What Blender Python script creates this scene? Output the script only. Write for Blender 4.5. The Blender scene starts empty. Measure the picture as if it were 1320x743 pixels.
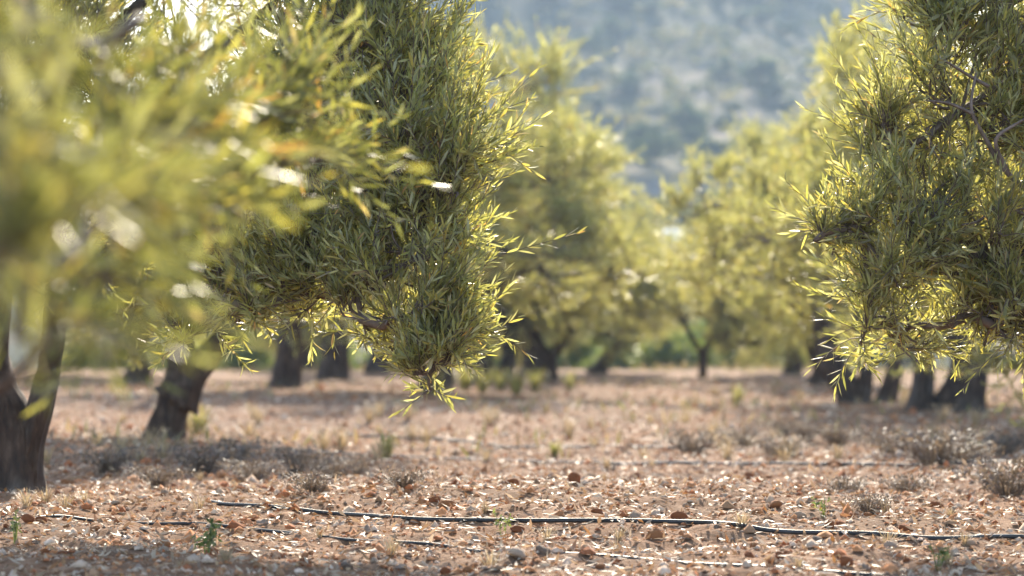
import bpy, math, random
import numpy as np
from mathutils import Vector, Matrix

# ------------------------------------------------------------------ camera, sky, sun
SC = bpy.context.scene
COL = SC.collection
R = math.radians
SUN_EL, SUN_AZ = 27.0, 3.0            # degrees; azimuth measured from +Y towards +X
FPX = 1320 * 85.0 / 36.0              # focal length in photograph pixels
EYE = 0.65
PITCH = math.atan((440 - 371.5) / FPX)
cd = bpy.data.cameras.new('camera'); cam = bpy.data.objects.new('camera', cd); COL.objects.link(cam)
cam.location = (0, 0, EYE); cam.rotation_euler = (R(90) + PITCH, 0, 0)
cd.lens = 85; cd.sensor_width = 36; cd.clip_start = 0.05; cd.clip_end = 4000
cd.dof.use_dof = True; cd.dof.focus_distance = 7.9; cd.dof.aperture_fstop = 2.5
SC.camera = cam
W = bpy.data.worlds.new('World'); SC.world = W; W.use_nodes = True
nt = W.node_tree; bgn = nt.nodes['Background']
sky = nt.nodes.new('ShaderNodeTexSky'); sky.sky_type = 'NISHITA'; sky.sun_disc = False
sky.sun_elevation = R(SUN_EL); sky.sun_rotation = R(SUN_AZ); sky.dust_density = 0.7
nt.links.new(sky.outputs[0], bgn.inputs[0]); bgn.inputs[1].default_value = 0.15
sl = bpy.data.lights.new('sun', 'SUN'); sl.energy = 4.4; sl.angle = R(0.53); sl.color = (1.0, 0.88, 0.70)
so = bpy.data.objects.new('sun', sl); COL.objects.link(so)
sd = Vector((math.sin(R(SUN_AZ)) * math.cos(R(SUN_EL)), math.cos(R(SUN_AZ)) * math.cos(R(SUN_EL)), math.sin(R(SUN_EL))))
so.rotation_euler = sd.to_track_quat('Z', 'Y').to_euler(); so.location = (0, 20, 30)
SC.view_settings.view_transform = 'Standard'; SC.view_settings.look = 'None'
SC.view_settings.gamma = 1.0; SC.view_settings.exposure = 1.65
SC.render.engine = 'CYCLES'
cy = SC.cycles
cy.use_denoising = True; cy.max_bounces = 7; cy.diffuse_bounces = 3; cy.transmission_bounces = 5
cy.glossy_bounces = 2; cy.volume_bounces = 0; cy.caustics_reflective = False; cy.caustics_refractive = False
cy.sample_clamp_indirect = 6.0

# ------------------------------------------------------------------ helpers
def nrm(v):
    return v / np.maximum(np.linalg.norm(v, axis=-1, keepdims=True), 1e-9)
cP, sP = math.cos(PITCH), math.sin(PITCH)
def at(px, py, d):
    """point on the ray through a photograph pixel, at ground distance d (world Y)"""
    a, b = (px - 660) / FPX, (371.5 - py) / FPX
    dy, dz = cP - b * sP, sP + b * cP
    return np.array([a / dy * d, d, EYE + dz / dy * d])
def foot(px, py):
    """where the ray through a pixel meets flat ground"""
    b = (371.5 - py) / FPX
    dy, dz = cP - b * sP, sP + b * cP
    d = -EYE / dz * dy
    return np.array([(px - 660) / FPX / dy * d, d, 0.0])

def hsh(ix, iy, s):
    n = (ix.astype(np.int64) * 374761393 + iy.astype(np.int64) * 668265263 + s * 1442695041) & 0xFFFFFFFF
    n = ((n ^ (n >> 13)) * 1274126177) & 0xFFFFFFFF
    return ((n ^ (n >> 16)) & 0xFFFFFF) / float(0xFFFFFF)
def vnoise(x, y, s=0):
    x = np.asarray(x, float); y = np.asarray(y, float)
    ix, iy = np.floor(x), np.floor(y); fx, fy = x - ix, y - iy
    fx = fx * fx * (3 - 2 * fx); fy = fy * fy * (3 - 2 * fy)
    a = hsh(ix, iy, s); b = hsh(ix + 1, iy, s); c = hsh(ix, iy + 1, s); d = hsh(ix + 1, iy + 1, s)
    return (a * (1 - fx) + b * fx) * (1 - fy) + (c * (1 - fx) + d * fx) * fy - 0.5
def sstep(a, b, x):
    t = np.clip((x - a) / (b - a), 0, 1); return t * t * (3 - 2 * t)

def mesh_np(name, V, F, sm=None, col=None, smooth=False):
    """V (n,3); F (m,3) or (m,4) int arrays or a list of such arrays; col (n,3) point colours"""
    me = bpy.data.meshes.new(name)
    Fs = F if isinstance(F, list) else [F]
    Fs = [f for f in Fs if len(f)]
    nl = sum(f.size for f in Fs); npoly = sum(len(f) for f in Fs)
    me.vertices.add(len(V)); me.vertices.foreach_set('co', np.ascontiguousarray(V, dtype=np.float32).ravel())
    me.loops.add(nl); me.loops.foreach_set('vertex_index', np.concatenate([f.ravel() for f in Fs]).astype(np.int32))
    me.polygons.add(npoly)
    tot = np.concatenate([np.full(len(f), f.shape[1], np.int32) for f in Fs])
    st = np.concatenate([[0], np.cumsum(tot)[:-1]]).astype(np.int32)
    me.polygons.foreach_set('loop_start', st)
    try: me.polygons.foreach_set('loop_total', tot)
    except Exception: pass
    if smooth: me.polygons.foreach_set('use_smooth', np.ones(npoly, bool))
    if col is not None:
        a = me.attributes.new('col', 'FLOAT_COLOR', 'POINT')
        a.data.foreach_set('color', np.concatenate([col, np.ones((len(col), 1))], 1).astype(np.float32).ravel())
    me.update(calc_edges=True); me.validate()
    if sm is not None: me.materials.append(sm)
    return me
def obj(name, me, parent=None, loc=(0, 0, 0), rz=0.0, sc=1.0):
    o = bpy.data.objects.new(name, me); COL.objects.link(o)
    o.location = loc; o.rotation_euler = (0, 0, rz)
    o.scale = (sc, sc, sc) if np.isscalar(sc) else sc
    if parent is not None: o.parent = parent
    return o
def tag(o, label=None, cat=None, group=None, kind=None):
    if label: o['label'] = label
    if cat: o['category'] = cat
    if group: o['group'] = group
    if kind: o['kind'] = kind
    return o
class MB:
    def __init__(s): s.V = []; s.F4 = []; s.F3 = []; s.C = []; s.n = 0
    def add(s, V, F4=None, F3=None, c=None):
        V = np.asarray(V, float)
        s.V.append(V)
        if F4 is not None and len(F4): s.F4.append(np.asarray(F4) + s.n)
        if F3 is not None and len(F3): s.F3.append(np.asarray(F3) + s.n)
        if c is not None:
            c = np.asarray(c, float); s.C.append(np.broadcast_to(c, V.shape))
        s.n += len(V)
    def mesh(s, name, m, smooth=False):
        F = []
        if s.F4: F.append(np.concatenate(s.F4))
        if s.F3: F.append(np.concatenate(s.F3))
        return mesh_np(name, np.concatenate(s.V), F, m, np.concatenate(s.C) if s.C else None, smooth)
def catmull(P, n):
    P = np.asarray(P, float)
    if len(P) == 2: P = np.array([P[0], P[0] * .5 + P[1] * .5, P[1]])
    Q = np.vstack([2 * P[0] - P[1], P, 2 * P[-1] - P[-2]])
    t = np.linspace(0, len(P) - 1 - 1e-6, n); i = t.astype(int); f = (t - i)[:, None]
    a, b, c, d = Q[i], Q[i + 1], Q[i + 2], Q[i + 3]
    return .5 * ((2 * b) + (c - a) * f + (2 * a - 5 * b + 4 * c - d) * f ** 2 + (3 * b - a - 3 * c + d) * f ** 3)
def tube(mb, path, rad, sides=8, gnarl=0.0, seed=0, cap=True, c=None):
    path = np.asarray(path, float); n = len(path); rad = np.broadcast_to(np.asarray(rad, float), (n,))
    T = nrm(np.gradient(path, axis=0))
    up = np.array([0.0, 0, 1]) if abs(T[0][2]) < .9 else np.array([0.0, 1, 0])
    u = nrm(np.cross(T[0], up)); U = [u]
    for k in range(1, n):
        u = u - T[k] * np.dot(u, T[k]); u = u / max(np.linalg.norm(u), 1e-9); U.append(u)
    U = np.array(U); Vv = np.cross(T, U)
    th = np.arange(sides) / sides * 2 * np.pi
    rr = np.repeat(rad[:, None], sides, 1)
    if gnarl:
        S = np.concatenate([[0], np.cumsum(np.linalg.norm(np.diff(path, axis=0), axis=1))])
        tw = th[None, :] + S[:, None] * 1.3
        cx, sx = np.cos(tw), np.sin(tw)
        nz = vnoise(cx * 1.6 + 7 * seed, sx * 1.6 + S[:, None] * 1.6, seed) + .6 * vnoise(cx * 3.5 + seed, sx * 3.5 + S[:, None] * 3.0, seed + 3) \
            + .35 * vnoise(cx * 7 + seed, sx * 7 + S[:, None] * 9.0, seed + 5)
        rr = rr * (1 + gnarl * nz)
    V = path[:, None, :] + rr[..., None] * (np.cos(th)[None, :, None] * U[:, None, :] + np.sin(th)[None, :, None] * Vv[:, None, :])
    V = V.reshape(-1, 3)
    i = np.arange(n - 1)[:, None] * sides; j = np.arange(sides)[None, :]; j2 = (j + 1) % sides
    F = np.stack([i + j, i + j2, i + sides + j2, i + sides + j], -1).reshape(-1, 4)
    F3 = []
    if cap:
        V = np.vstack([V, path[0], path[-1]]); b = n * sides
        for k in range(sides):
            F3.append((b, (k + 1) % sides, k)); F3.append((b + 1, (n - 1) * sides + k, (n - 1) * sides + (k + 1) % sides))
    mb.add(V, F, np.array(F3, int) if F3 else None, c)

# ------------------------------------------------------------------ materials
def mat(name):
    m = bpy.data.materials.new(name); m.use_nodes = True
    t = m.node_tree; p = t.nodes['Principled BSDF']; return m, t, p
def N(t, typ, **kw):
    n = t.nodes.new(typ)
    for k, v in kw.items(): setattr(n, k, v)
    return n
def noise(t, scale, detail=4, vec=None, rough=.55):
    n = N(t, 'ShaderNodeTexNoise'); n.inputs['Scale'].default_value = scale; n.inputs['Detail'].default_value = detail
    n.inputs['Roughness'].default_value = rough
    if vec is not None: t.links.new(vec, n.inputs['Vector'])
    return n.outputs['Fac']
def ramp(t, fac, stops):
    r = N(t, 'ShaderNodeValToRGB'); e = r.color_ramp.elements
    while len(e) < len(stops): e.new(.5)
    for k, (p, c) in enumerate(stops): e[k].position = p; e[k].color = (*c, 1)
    t.links.new(fac, r.inputs[0]); return r.outputs[0]
def mixc(t, f, a, b, mode='MIX'):
    m = N(t, 'ShaderNodeMix', data_type='RGBA', blend_type=mode)
    for s, v in ((0, f), (6, a), (7, b)):
        if hasattr(v, 'is_output'): t.links.new(v, m.inputs[s])
        elif s == 0: m.inputs[0].default_value = v
        else: m.inputs[s].default_value = (*v, 1)
    return m.outputs[2]
def bump(t, p, h, strength, dist):
    b = N(t, 'ShaderNodeBump'); b.inputs['Strength'].default_value = strength; b.inputs['Distance'].default_value = dist
    t.links.new(h, b.inputs['Height']); t.links.new(b.outputs[0], p.inputs['Normal'])
def pos(t): return N(t, 'ShaderNodeNewGeometry').outputs['Position']
def objc(t): return N(t, 'ShaderNodeTexCoord').outputs['Object']

def leaf_material(name, trans_gain=(1.80, 1.76, .82), tr=.50, rough=.40):
    m, t, p = mat(name)
    a = N(t, 'ShaderNodeAttribute', attribute_name='col')
    p.inputs['Roughness'].default_value = rough; p.inputs['Specular IOR Level'].default_value = .6
    t.links.new(a.outputs['Color'], p.inputs['Base Color'])
    tl = N(t, 'ShaderNodeBsdfTranslucent')
    t.links.new(mixc(t, 1.0, a.outputs['Color'], trans_gain, 'MULTIPLY'), tl.inputs['Color'])
    ms = N(t, 'ShaderNodeMixShader'); ms.inputs[0].default_value = tr
    t.links.new(p.outputs[0], ms.inputs[1]); t.links.new(tl.outputs[0], ms.inputs[2])
    t.links.new(ms.outputs[0], t.nodes['Material Output'].inputs['Surface']); return m
M_leaf = leaf_material('olive_leaf')
M_weed = leaf_material('weed_leaf', (1.5, 1.6, .8), .4, .5)
M_dry = leaf_material('dry_straw', (1.2, 1.1, .9), .3, .6)
M_litter = leaf_material('dry_leaf_litter', (1.1, 1.0, .9), .25, .58)

m, t, p = mat('olive_bark'); M_bark = m
oc = objc(t)
mp = N(t, 'ShaderNodeMapping'); mp.inputs['Scale'].default_value = (1, 1, .3); t.links.new(oc, mp.inputs['Vector'])
f1 = noise(t, 22, 6, mp.outputs[0], .65); f2 = noise(t, 5, 3, oc)
t.links.new(mixc(t, ramp(t, f2, [(.48, (0, 0, 0)), (.66, (.7, .7, .7))]),
                 ramp(t, f1, [(.3, (.014, .010, .008)), (.52, (.055, .034, .024)), (.75, (.13, .09, .066))]),
                 ramp(t, f1, [(.3, (.035, .028, .023)), (.7, (.19, .155, .13))])), p.inputs['Base Color'])
p.inputs['Roughness'].default_value = .9
bump(t, p, f1, 1.0, .02)
m, t, p = mat('olive_twig_bark'); M_twig = m
p.inputs['Roughness'].default_value = .75
t.links.new(ramp(t, noise(t, 30, 3, objc(t)), [(.3, (.08, .055, .045)), (.7, (.19, .14, .115))]), p.inputs['Base Color'])

m, t, p = mat('stony_red_soil'); M_soil = m
P = pos(t)
fa, fb, fc = noise(t, .7, 4, P), noise(t, 9, 6, P, .65), noise(t, 55, 5, P, .7)
base = ramp(t, fb, [(.28, (.095, .040, .018)), (.48, (.215, .105, .054)), (.62, (.30, .165, .092)), (.78, (.38, .26, .17))])
base = mixc(t, ramp(t, fa, [(.40, (0, 0, 0)), (.62, (.55, .55, .55))]), base, (.165, .105, .068))
base = mixc(t, ramp(t, fc, [(.45, (0, 0, 0)), (.72, (.5, .5, .5))]), base, (.34, .225, .145))
# sparser cover further down the row: drier, paler earth with yellow-grey grass
t.links.new(base, p.inputs['Base Color']); p.inputs['Roughness'].default_value = .95; p.inputs['Specular IOR Level'].default_value = .12
bump(t, p, fc, .8, .012)

m, t, p = mat('scrub_hillside'); M_hill = m
P = pos(t)
mp = N(t, 'ShaderNodeMapping'); mp.inputs['Scale'].default_value = (1, .16, 1); t.links.new(P, mp.inputs['Vector'])
fa, fb = noise(t, .06, 4, mp.outputs[0], .6), noise(t, .16, 5, mp.outputs[0], .65)
c1 = ramp(t, fa, [(.36, (.05, .055, .03)), (.45, (.10, .09, .045)), (.53, (.18, .14, .075)), (.60, (.15, .12, .095)), (.7, (.085, .085, .05))])
t.links.new(mixc(t, ramp(t, fb, [(.45, (0, 0, 0)), (.55, (.9, .9, .9))]), c1, (.028, .036, .02)), p.inputs['Base Color'])
p.inputs['Roughness'].default_value = 1.0; p.inputs['Specular IOR Level'].default_value = .05

def flat(name, c, rough=.8, var=.25, scale=3.0, bumpd=0.0):
    m, t, p = mat(name); f = noise(t, scale, 5, pos(t), .6)
    lo = tuple(x * (1 - var) for x in c); hi = tuple(min(1, x * (1 + var)) for x in c)
    t.links.new(ramp(t, f, [(.3, lo), (.7, hi)]), p.inputs['Base Color']); p.inputs['Roughness'].default_value = rough; p.inputs['Specular IOR Level'].default_value = .5 if rough < .7 else .15
    if bumpd: bump(t, p, f, .7, bumpd)
    return m
M_hose = flat('black_polyethylene', (.022, .022, .024), .52, .5, 14)
M_hose2 = flat('dusty_polyethylene', (.10, .09, .085), .6, .5, 9)
M_track = flat('pale_dirt', (.46, .38, .31), .95, .15, .3)
M_white = flat('whitewash', (.78, .78, .77), .8, .06, 1)
M_stonewall = flat('grey_stone', (.17, .155, .14), .9, .3, 1.2)
M_roof = flat('clay_roof', (.32, .17, .11), .85, .2, 2)
M_wood = flat('old_wood', (.16, .11, .08), .8, .3, 6)

m, t, p = mat('field_stone'); M_stone = m
a = N(t, 'ShaderNodeAttribute', attribute_name='col')
f = noise(t, 38, 5, objc(t), .6)
t.links.new(mixc(t, 1.0, a.outputs['Color'], ramp(t, f, [(.25, (.6, .58, .56)), (.7, (1.15, 1.12, 1.1))]), 'MULTIPLY'), p.inputs['Base Color'])
p.inputs['Roughness'].default_value = .9; p.inputs['Specular IOR Level'].default_value = .2; bump(t, p, f, .7, .008)

# ------------------------------------------------------------------ terrain
PY = [-60, 0, 54, 62, 78, 105, 150, 190, 206, 214, 248, 251, 300, 520, 580, 720]
PZ = [0, 0, 0, -.6, -2.8, -2.2, 2.2, 7.4, 8.0, 9.2, 15.8, 18.2, 27, 96, 100, 70]
def terrain(x, y):
    x = np.asarray(x, float); y = np.asarray(y, float)
    z = np.interp(y, PY, PZ)
    px = 660 + FPX * x / np.maximum(y, 60)
    g = .50 + .50 * sstep(250, 560, px) - .40 * sstep(960, 1330, px)
    zf = np.where(z > 0, z * g, z)
    zf = zf + sstep(240, 330, y) * (9 * vnoise(x / 90, y / 120, 3) + 4 * vnoise(x / 35, y / 50, 4))
    st = 4.2 + 1.2 * vnoise(x / 120, y / 200, 9)
    q = zf / st; fl = np.floor(q); zt = (fl + sstep(.55, .95, q - fl)) * st
    zf = zf + sstep(252, 280, y) * (zt - zf) * .55 * np.clip(.5 + 2.2 * vnoise(x / 28, y / 60, 17), 0, 1)
    a = 1 - sstep(62, 90, y)
    zn = .11 * vnoise(x / 3.1, y / 3.1, 11) + .05 * vnoise(x / .9, y / .9, 12) + .026 * vnoise(x / .33, y / .33, 13) \
        + .028 * vnoise(x / .13, y / .13, 14) + .020 * vnoise(x / .065, y / .065, 15)
    zn = zn - .11 * vnoise(0.0, 0.0, 11)
    return zf + a * zn * np.clip(.35 + .65 * (y > 4), 0, 1)
def foot(px, py):
    """where the ray through a pixel meets the gently rolling orchard soil"""
    b = (371.5 - py) / FPX; dy, dz = cP - b * sP, sP + b * cP; z = 0.0
    for _ in range(12):
        d = (z - EYE) / dz * dy; x = (px - 660) / FPX / dy * d
        z = .6 * z + .4 * float(np.mean(terrain(x + np.array([-.12, 0, .12, 0, 0]), d + np.array([0, 0, 0, -.15, .15]))))
    return np.array([x, d, 0.0])
def axis(lo, hi, c0, c1, step, grow, cap):
    v = [c0]
    while v[-1] < c1: v.append(v[-1] + step)
    s = step
    while v[-1] < hi: s = min(s * grow, cap); v.append(v[-1] + s)
    s = step; w = [c0]
    while w[-1] > lo: s = min(s * grow, cap); w.append(w[-1] - s)
    return np.array(w[:0:-1] + v)
gx = axis(-420, 420, -3.2, 3.2, .032, 1.07, 7.0)
gy = axis(-30, 62, 6.3, 12.5, .032, 1.022, 1.0); gy[-1] = 62.0
gy2 = np.concatenate([np.arange(62, 250, 2.0), np.arange(250, 540, 1.5), np.arange(540, 721, 9.0)])
def grid(xs, ys):
    X, Y = np.meshgrid(xs, ys); V = np.stack([X, Y, terrain(X, Y)], -1).reshape(-1, 3)
    n = len(xs); i = np.arange(len(ys) - 1)[:, None] * n; j = np.arange(n - 1)[None, :]
    return V, np.stack([i + j, i + j + 1, i + n + j + 1, i + n + j], -1).reshape(-1, 4)
V, F = grid(gx, gy); tag(obj('ground', mesh_np('ground', V, F, M_soil, None, True)), kind='structure', label='stony reddish brown orchard soil')
V, F = grid(gx[np.abs(gx) > -1][::1], gy2) if False else grid(np.concatenate([gx[gx < -12], np.arange(-11, 11.1, 1.0), gx[gx > 12]]), gy2)
V[:len(np.concatenate([gx[gx < -12], np.arange(-11, 11.1, 1.0), gx[gx > 12]])), 2] -= .25
tag(obj('hillside', mesh_np('hillside', V, F, M_hill, None, True)), kind='structure', label='hazy terraced scrub hillside beyond the orchard')

# ------------------------------------------------------------------ olive foliage
OLIVE = [((.150, .152, .070), .22), ((.200, .198, .098), .27), ((.255, .250, .172), .28), ((.265, .240, .095), .13),
         ((.27, .245, .095), .05), ((.33, .27, .10), .02), ((.32, .20, .09), .01), ((.28, .23, .16), .03)]
WARM = [((.085, .09, .036), .30), ((.12, .122, .05), .29), ((.16, .16, .09), .19), ((.18, .165, .055), .12),
        ((.23, .19, .06), .04), ((.30, .17, .06), .02), ((.24, .19, .12), .03)]
def pick_col(rng, n, pal):
    c = np.array([q[0] for q in pal]); w = np.array([q[1] for q in pal]); w = w / w.sum()
    return c[rng.choice(len(c), n, p=w)] * 1.38 * (1 + rng.normal(0, .16, (n, 1))).clip(.6, 1.5)
# leaf outline: station along the leaf, half width
def leaf_rows(fine): return [(0, .0), (.28, .85), (.66, .9), (1, 0)] if fine else [(0, 0), (.5, 1), (1, 0)]
def leaf_mesh_arrays(B, D, Nn, L, Wd, curl, col, fine):
    """B base, D direction, Nn normal, L length, Wd half width, all (n,...)"""
    n = len(B); S = np.cross(D, Nn)
    def P(t, s, lift): return B + D * (L * t)[:, None] + S * (Wd * s)[:, None] + Nn * ((curl * t * t) * L + lift * Wd)[:, None]
    if fine:
        vs = [P(0, 0, 0), P(.28, -.85, .25), P(.28, 0, 0), P(.28, .85, .25), P(.66, -.9, .25), P(.66, 0, 0), P(.66, .9, .25), P(1, 0, 0)]
        f = np.array([(0, 2, 1), (0, 3, 2), (1, 2, 5), (1, 5, 4), (2, 3, 6), (2, 6, 5), (4, 5, 7), (5, 6, 7)])
    else:
        vs = [P(0, 0, 0), P(.48, -1, .2), P(.48, 1, .2), P(1, 0, 0), P(.5, 0, 0)]
        f = np.array([(0, 4, 1), (0, 2, 4), (1, 4, 3), (4, 2, 3)])
    k = len(vs); V = np.stack(vs, 1).reshape(-1, 3)
    F = (np.arange(n)[:, None, None] * k + f[None]).reshape(-1, 3)
    return V, F, np.repeat(col, k, 0)
def sprig_leaves(rng, P0, D0, L, lsize, pal, nmax=13):
    """opposite leaf pairs along curved shoots; returns leaf arrays and shoot centre lines"""
    n = len(P0)
    bend = rng.normal(0, .22, (n, 3)); bend[:, 2] += rng.normal(.05, .25, n)
    def cl(t): return P0[:, None, :] + D0[:, None, :] * (L[:, None] * t)[..., None] + bend[:, None, :] * (L[:, None] * t * t)[..., None]
    npair = np.clip((L / .0175).astype(int), 5, nmax)
    k = np.arange(nmax)[None, :]; valid = k < npair[:, None]
    t = .12 + .88 * (k + rng.uniform(-.2, .2, (n, nmax))) / np.maximum(npair[:, None] - 1, 1); t = np.clip(t, 0, 1)
    C = cl(t); T = nrm(D0[:, None, :] + 2 * bend[:, None, :] * t[..., None])
    ref = nrm(rng.normal(size=(n, 3)))[:, None, :]
    U = nrm(np.cross(T, ref)); Vv = np.cross(T, U)
    ph = k * (np.pi / 2) + rng.normal(0, .35, (n, nmax))
    out = []
    for s in (0, np.pi):
        a = ph + s + rng.normal(0, .2, (n, nmax))
        rad = U * np.cos(a)[..., None] + Vv * np.sin(a)[..., None]
        op = np.radians(rng.normal(40, 12, (n, nmax)) - 20 * t ** 2)
        d = nrm(T * np.cos(op)[..., None] + rad * np.sin(op)[..., None] + np.array([0, 0, .10]))
        nn = T * np.sin(op)[..., None] - rad * np.cos(op)[..., None] + rng.normal(0, .35, (n, nmax, 3))
        nn = nrm(nn - d * (nn * d).sum(-1, keepdims=True))
        out.append((C, d, nn))
    keep = np.concatenate([valid.ravel(), valid.ravel()]) & (rng.random(2 * n * nmax) > .10)
    B = np.concatenate([o[0].reshape(-1, 3) for o in out])[keep]; D = np.concatenate([o[1].reshape(-1, 3) for o in out])[keep]
    Nn = np.concatenate([o[2].reshape(-1, 3) for o in out])[keep]; q = len(B)
    tt = np.concatenate([t.ravel(), t.ravel()])[keep]
    Ll = lsize * rng.normal(1, .18, q).clip(.55, 1.4) * (1 - .4 * np.abs(tt - .5) ** 1.5 * 2)
    Wd = Ll * rng.normal(.073, .013, q).clip(.045, .105)
    sh = np.repeat(rng.normal(1, .14, (n, 1)), nmax, 1).ravel(); sh = np.concatenate([sh, sh])[keep]
    col = pick_col(rng, q, pal) * sh.clip(.65, 1.4)[:, None]
    return (B, D, Nn, Ll, Wd, rng.normal(-.03, .09, q), col), cl(np.linspace(0, 1, 5)[None, :].repeat(n, 0))
def shoots_mesh(paths, r0, r1):
    """thin three sided twigs for many centre lines (n,k,3)"""
    n, k, _ = paths.shape; T = nrm(np.gradient(paths, axis=1)); ref = np.array([.37, .61, .70])
    U = nrm(np.cross(T, ref)); Vv = np.cross(T, U); rr = np.linspace(r0, r1, k)[None, :, None]
    vs = [paths + rr * (U * math.cos(a) + Vv * math.sin(a)) for a in (0, 2.094, 4.189)]
    V = np.stack(vs, 2).reshape(-1, 3)
    b = (np.arange(n)[:, None, None] * k * 3 + np.arange(k - 1)[None, :, None] * 3); j = np.arange(3)[None, None, :]; j2 = (j + 1) % 3
    return V, np.stack([b + j, b + j2, b + 3 + j2, b + 3 + j], -1).reshape(-1, 4)

def crown(seed, lobes, fork, lsize, pal, fine, upb=.7, r_limb=.05):
    """lobes: (centre, radius or (rx,ry,rz), leaves per projected m2). Returns leaves, twig mesh data, limb paths"""
    rng = np.random.default_rng(seed); fork = np.asarray(fork, float)
    Ls = sorted(lobes, key=lambda l: np.linalg.norm(np.asarray(l[0]) - fork))
    nodes = [fork]; limbs = []; bough = MB(); SP, SD, SL = [], [], []
    for c, r, dens in Ls:
        c = np.asarray(c, float); r3 = np.broadcast_to(np.asarray(r, float), (3,)); rm = r3.mean()
        df = np.linalg.norm(c - fork)
        par = min(nodes, key=lambda q: np.linalg.norm(c - q) + .55 * np.linalg.norm(q - fork))
        dist = np.linalg.norm(c - par)
        mid = (par + c) / 2 + rng.normal(0, .10 * dist, 3) + np.array([0, 0, .06 * dist])
        mid2 = (mid + c) / 2 + rng.normal(0, .07 * dist, 3)
        rb = r_limb * (.35 + .65 * math.exp(-.8 * np.linalg.norm(par - fork))); re = max(.006, r_limb * .5 * math.exp(-.9 * df))
        limbs.append((catmull([par, mid, mid2, c], max(6, int(dist / .06) + 4)), rb, re)); nodes.append(c)
        nl = dens * math.pi * (rm + .07) ** 2; ns = max(3, int(nl / 21)); nb = max(2, ns // 9)
        dirs = nrm(rng.normal(size=(nb, 3)) + np.array([0, 0, .15])); ends = c + dirs * r3 * (rng.uniform(.25, 1, (nb, 1)) ** .45)
        for e in ends:
            q = np.linalg.norm(e - c); m2 = (c + e) / 2 + rng.normal(0, .14 * q, 3)
            tube(bough, catmull([c, m2, e], 6), np.linspace(min(.009, re), .003, 6), 4, cap=False)
        k = rng.integers(0, nb, ns); u = rng.uniform(.45, 1.02, (ns, 1))
        P0 = c + (ends[k] - c) * u + rng.normal(0, .05 * rm, (ns, 3))
        o = nrm((P0 - c) / r3)
        SP.append(P0); SD.append(nrm(.62 * o + np.array([.16, 0, upb]) + rng.normal(0, .42, (ns, 3))))
        SL.append(rng.uniform(.10, .30, ns) * min(1, .55 + rm * 1.6))
    lv, paths = sprig_leaves(rng, np.concatenate(SP), np.concatenate(SD), np.concatenate(SL), lsize, pal)
    tv, tf = shoots_mesh(paths, .0022, .0009); bough.add(tv, tf)
    return lv, bough, limbs
def in_front(lv, n, margin=0):
    """indices of the n leaves that show largest (nearest to the eye, inside the view)"""
    c = lv[0] + lv[1] * (lv[3] * .5)[:, None]; y = np.maximum(c[:, 1], .1)
    px = 660 + FPX * c[:, 0] / y; py = 440 - FPX * (c[:, 2] - EYE) / y
    ok = np.where((px > 0) & (px < 1320) & (py > 0) & (py < 743) & (c[:, 1] > .3))[0]
    return ok[np.argsort(c[ok, 1])[:n]]
LEAF_SH = []
for q, (c, w) in enumerate(OLIVE[:6]):
    z = np.zeros((1, 3))
    V, F, C = leaf_mesh_arrays(z, np.array([[1.0, 0, 0]]), np.array([[0, 0, 1.0]]), np.ones(1), np.array([.088]), np.array([-.03]), np.array([c]), True)
    LEAF_SH.append(mesh_np('leaf', V, F, M_leaf, C))
OC = np.array([c for c, w in OLIVE[:6]])
def leaf_parts(root, lv, idx):
    for i in idx:
        B, D, Nn, L, Wd, cu, col = [a[i] for a in lv]
        k = int(np.argmin(np.abs(OC - col).sum(1))); o = bpy.data.objects.new('leaf', LEAF_SH[k]); COL.objects.link(o)
        S = np.cross(Nn, D); o.parent = root
        Mx = Matrix(((D[0], S[0], Nn[0], B[0]), (D[1], S[1], Nn[1], B[1]), (D[2], S[2], Nn[2], B[2]), (0, 0, 0, 1)))
        rl = root.location
        Mx.translation = Vector(B) - rl
        o.matrix_local = Mx @ Matrix.Diagonal((L, Wd / .088, L, 1))
def stems_mesh(stems, seed, flare=.55):
    """each stem: (points, r_base, r_top): tapered gnarled bole with a flared foot"""
    out = []
    for k, (pts, r0, r1) in enumerate(stems):
        n = 26; pth = catmull(pts, n); s = np.linspace(0, 1, n)
        rad = (r0 + (r1 - r0) * s ** .8) * (1 + flare * np.exp(-s * 7.0))
        mb = MB(); tube(mb, pth, rad, 26, .62, seed * 7 + k); out.append(mb)
    return out
def near_tree(name, label, base, stems, lobes, fork, lsize, pal, seed, fine, nparts, upb=.70, group=None, extra=(), r_limb=.036):
    root = bpy.data.objects.new(name, None); COL.objects.link(root); root.location = base
    tag(root, label, 'tree', group); b = np.asarray(base, float)
    for mb in stems_mesh([([np.asarray(p_) - b for p_ in pts], a0, a1) for pts, a0, a1 in stems], seed):
        obj('trunk', mb.mesh('trunk', M_bark, True), root)
    lv, tw, limbs = crown(seed, lobes, fork, lsize, pal, fine, upb, r_limb)
    for pth, ra, rb in list(limbs) + list(extra):
        mb = MB(); tube(mb, pth - b, np.linspace(ra, rb, len(pth)), 9, .35, seed)
        obj('limb', mb.mesh('limb', M_bark if ra > .02 else M_twig, True), root)
    tw.V = [v - b for v in tw.V]
    o = obj('twig_network', tw.mesh('twig_network', M_twig), root); tag(o, kind='stuff')
    idx = in_front(lv, nparts); leaf_parts(root, lv, idx)
    keep = np.ones(len(lv[0]), bool); keep[idx] = False
    lv = [a[keep] for a in lv]
    V, F, C = leaf_mesh_arrays(*lv, fine)
    o = obj('foliage', mesh_np('foliage', V - b, F, M_leaf, C), root); tag(o, kind='stuff')
    return root

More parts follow.
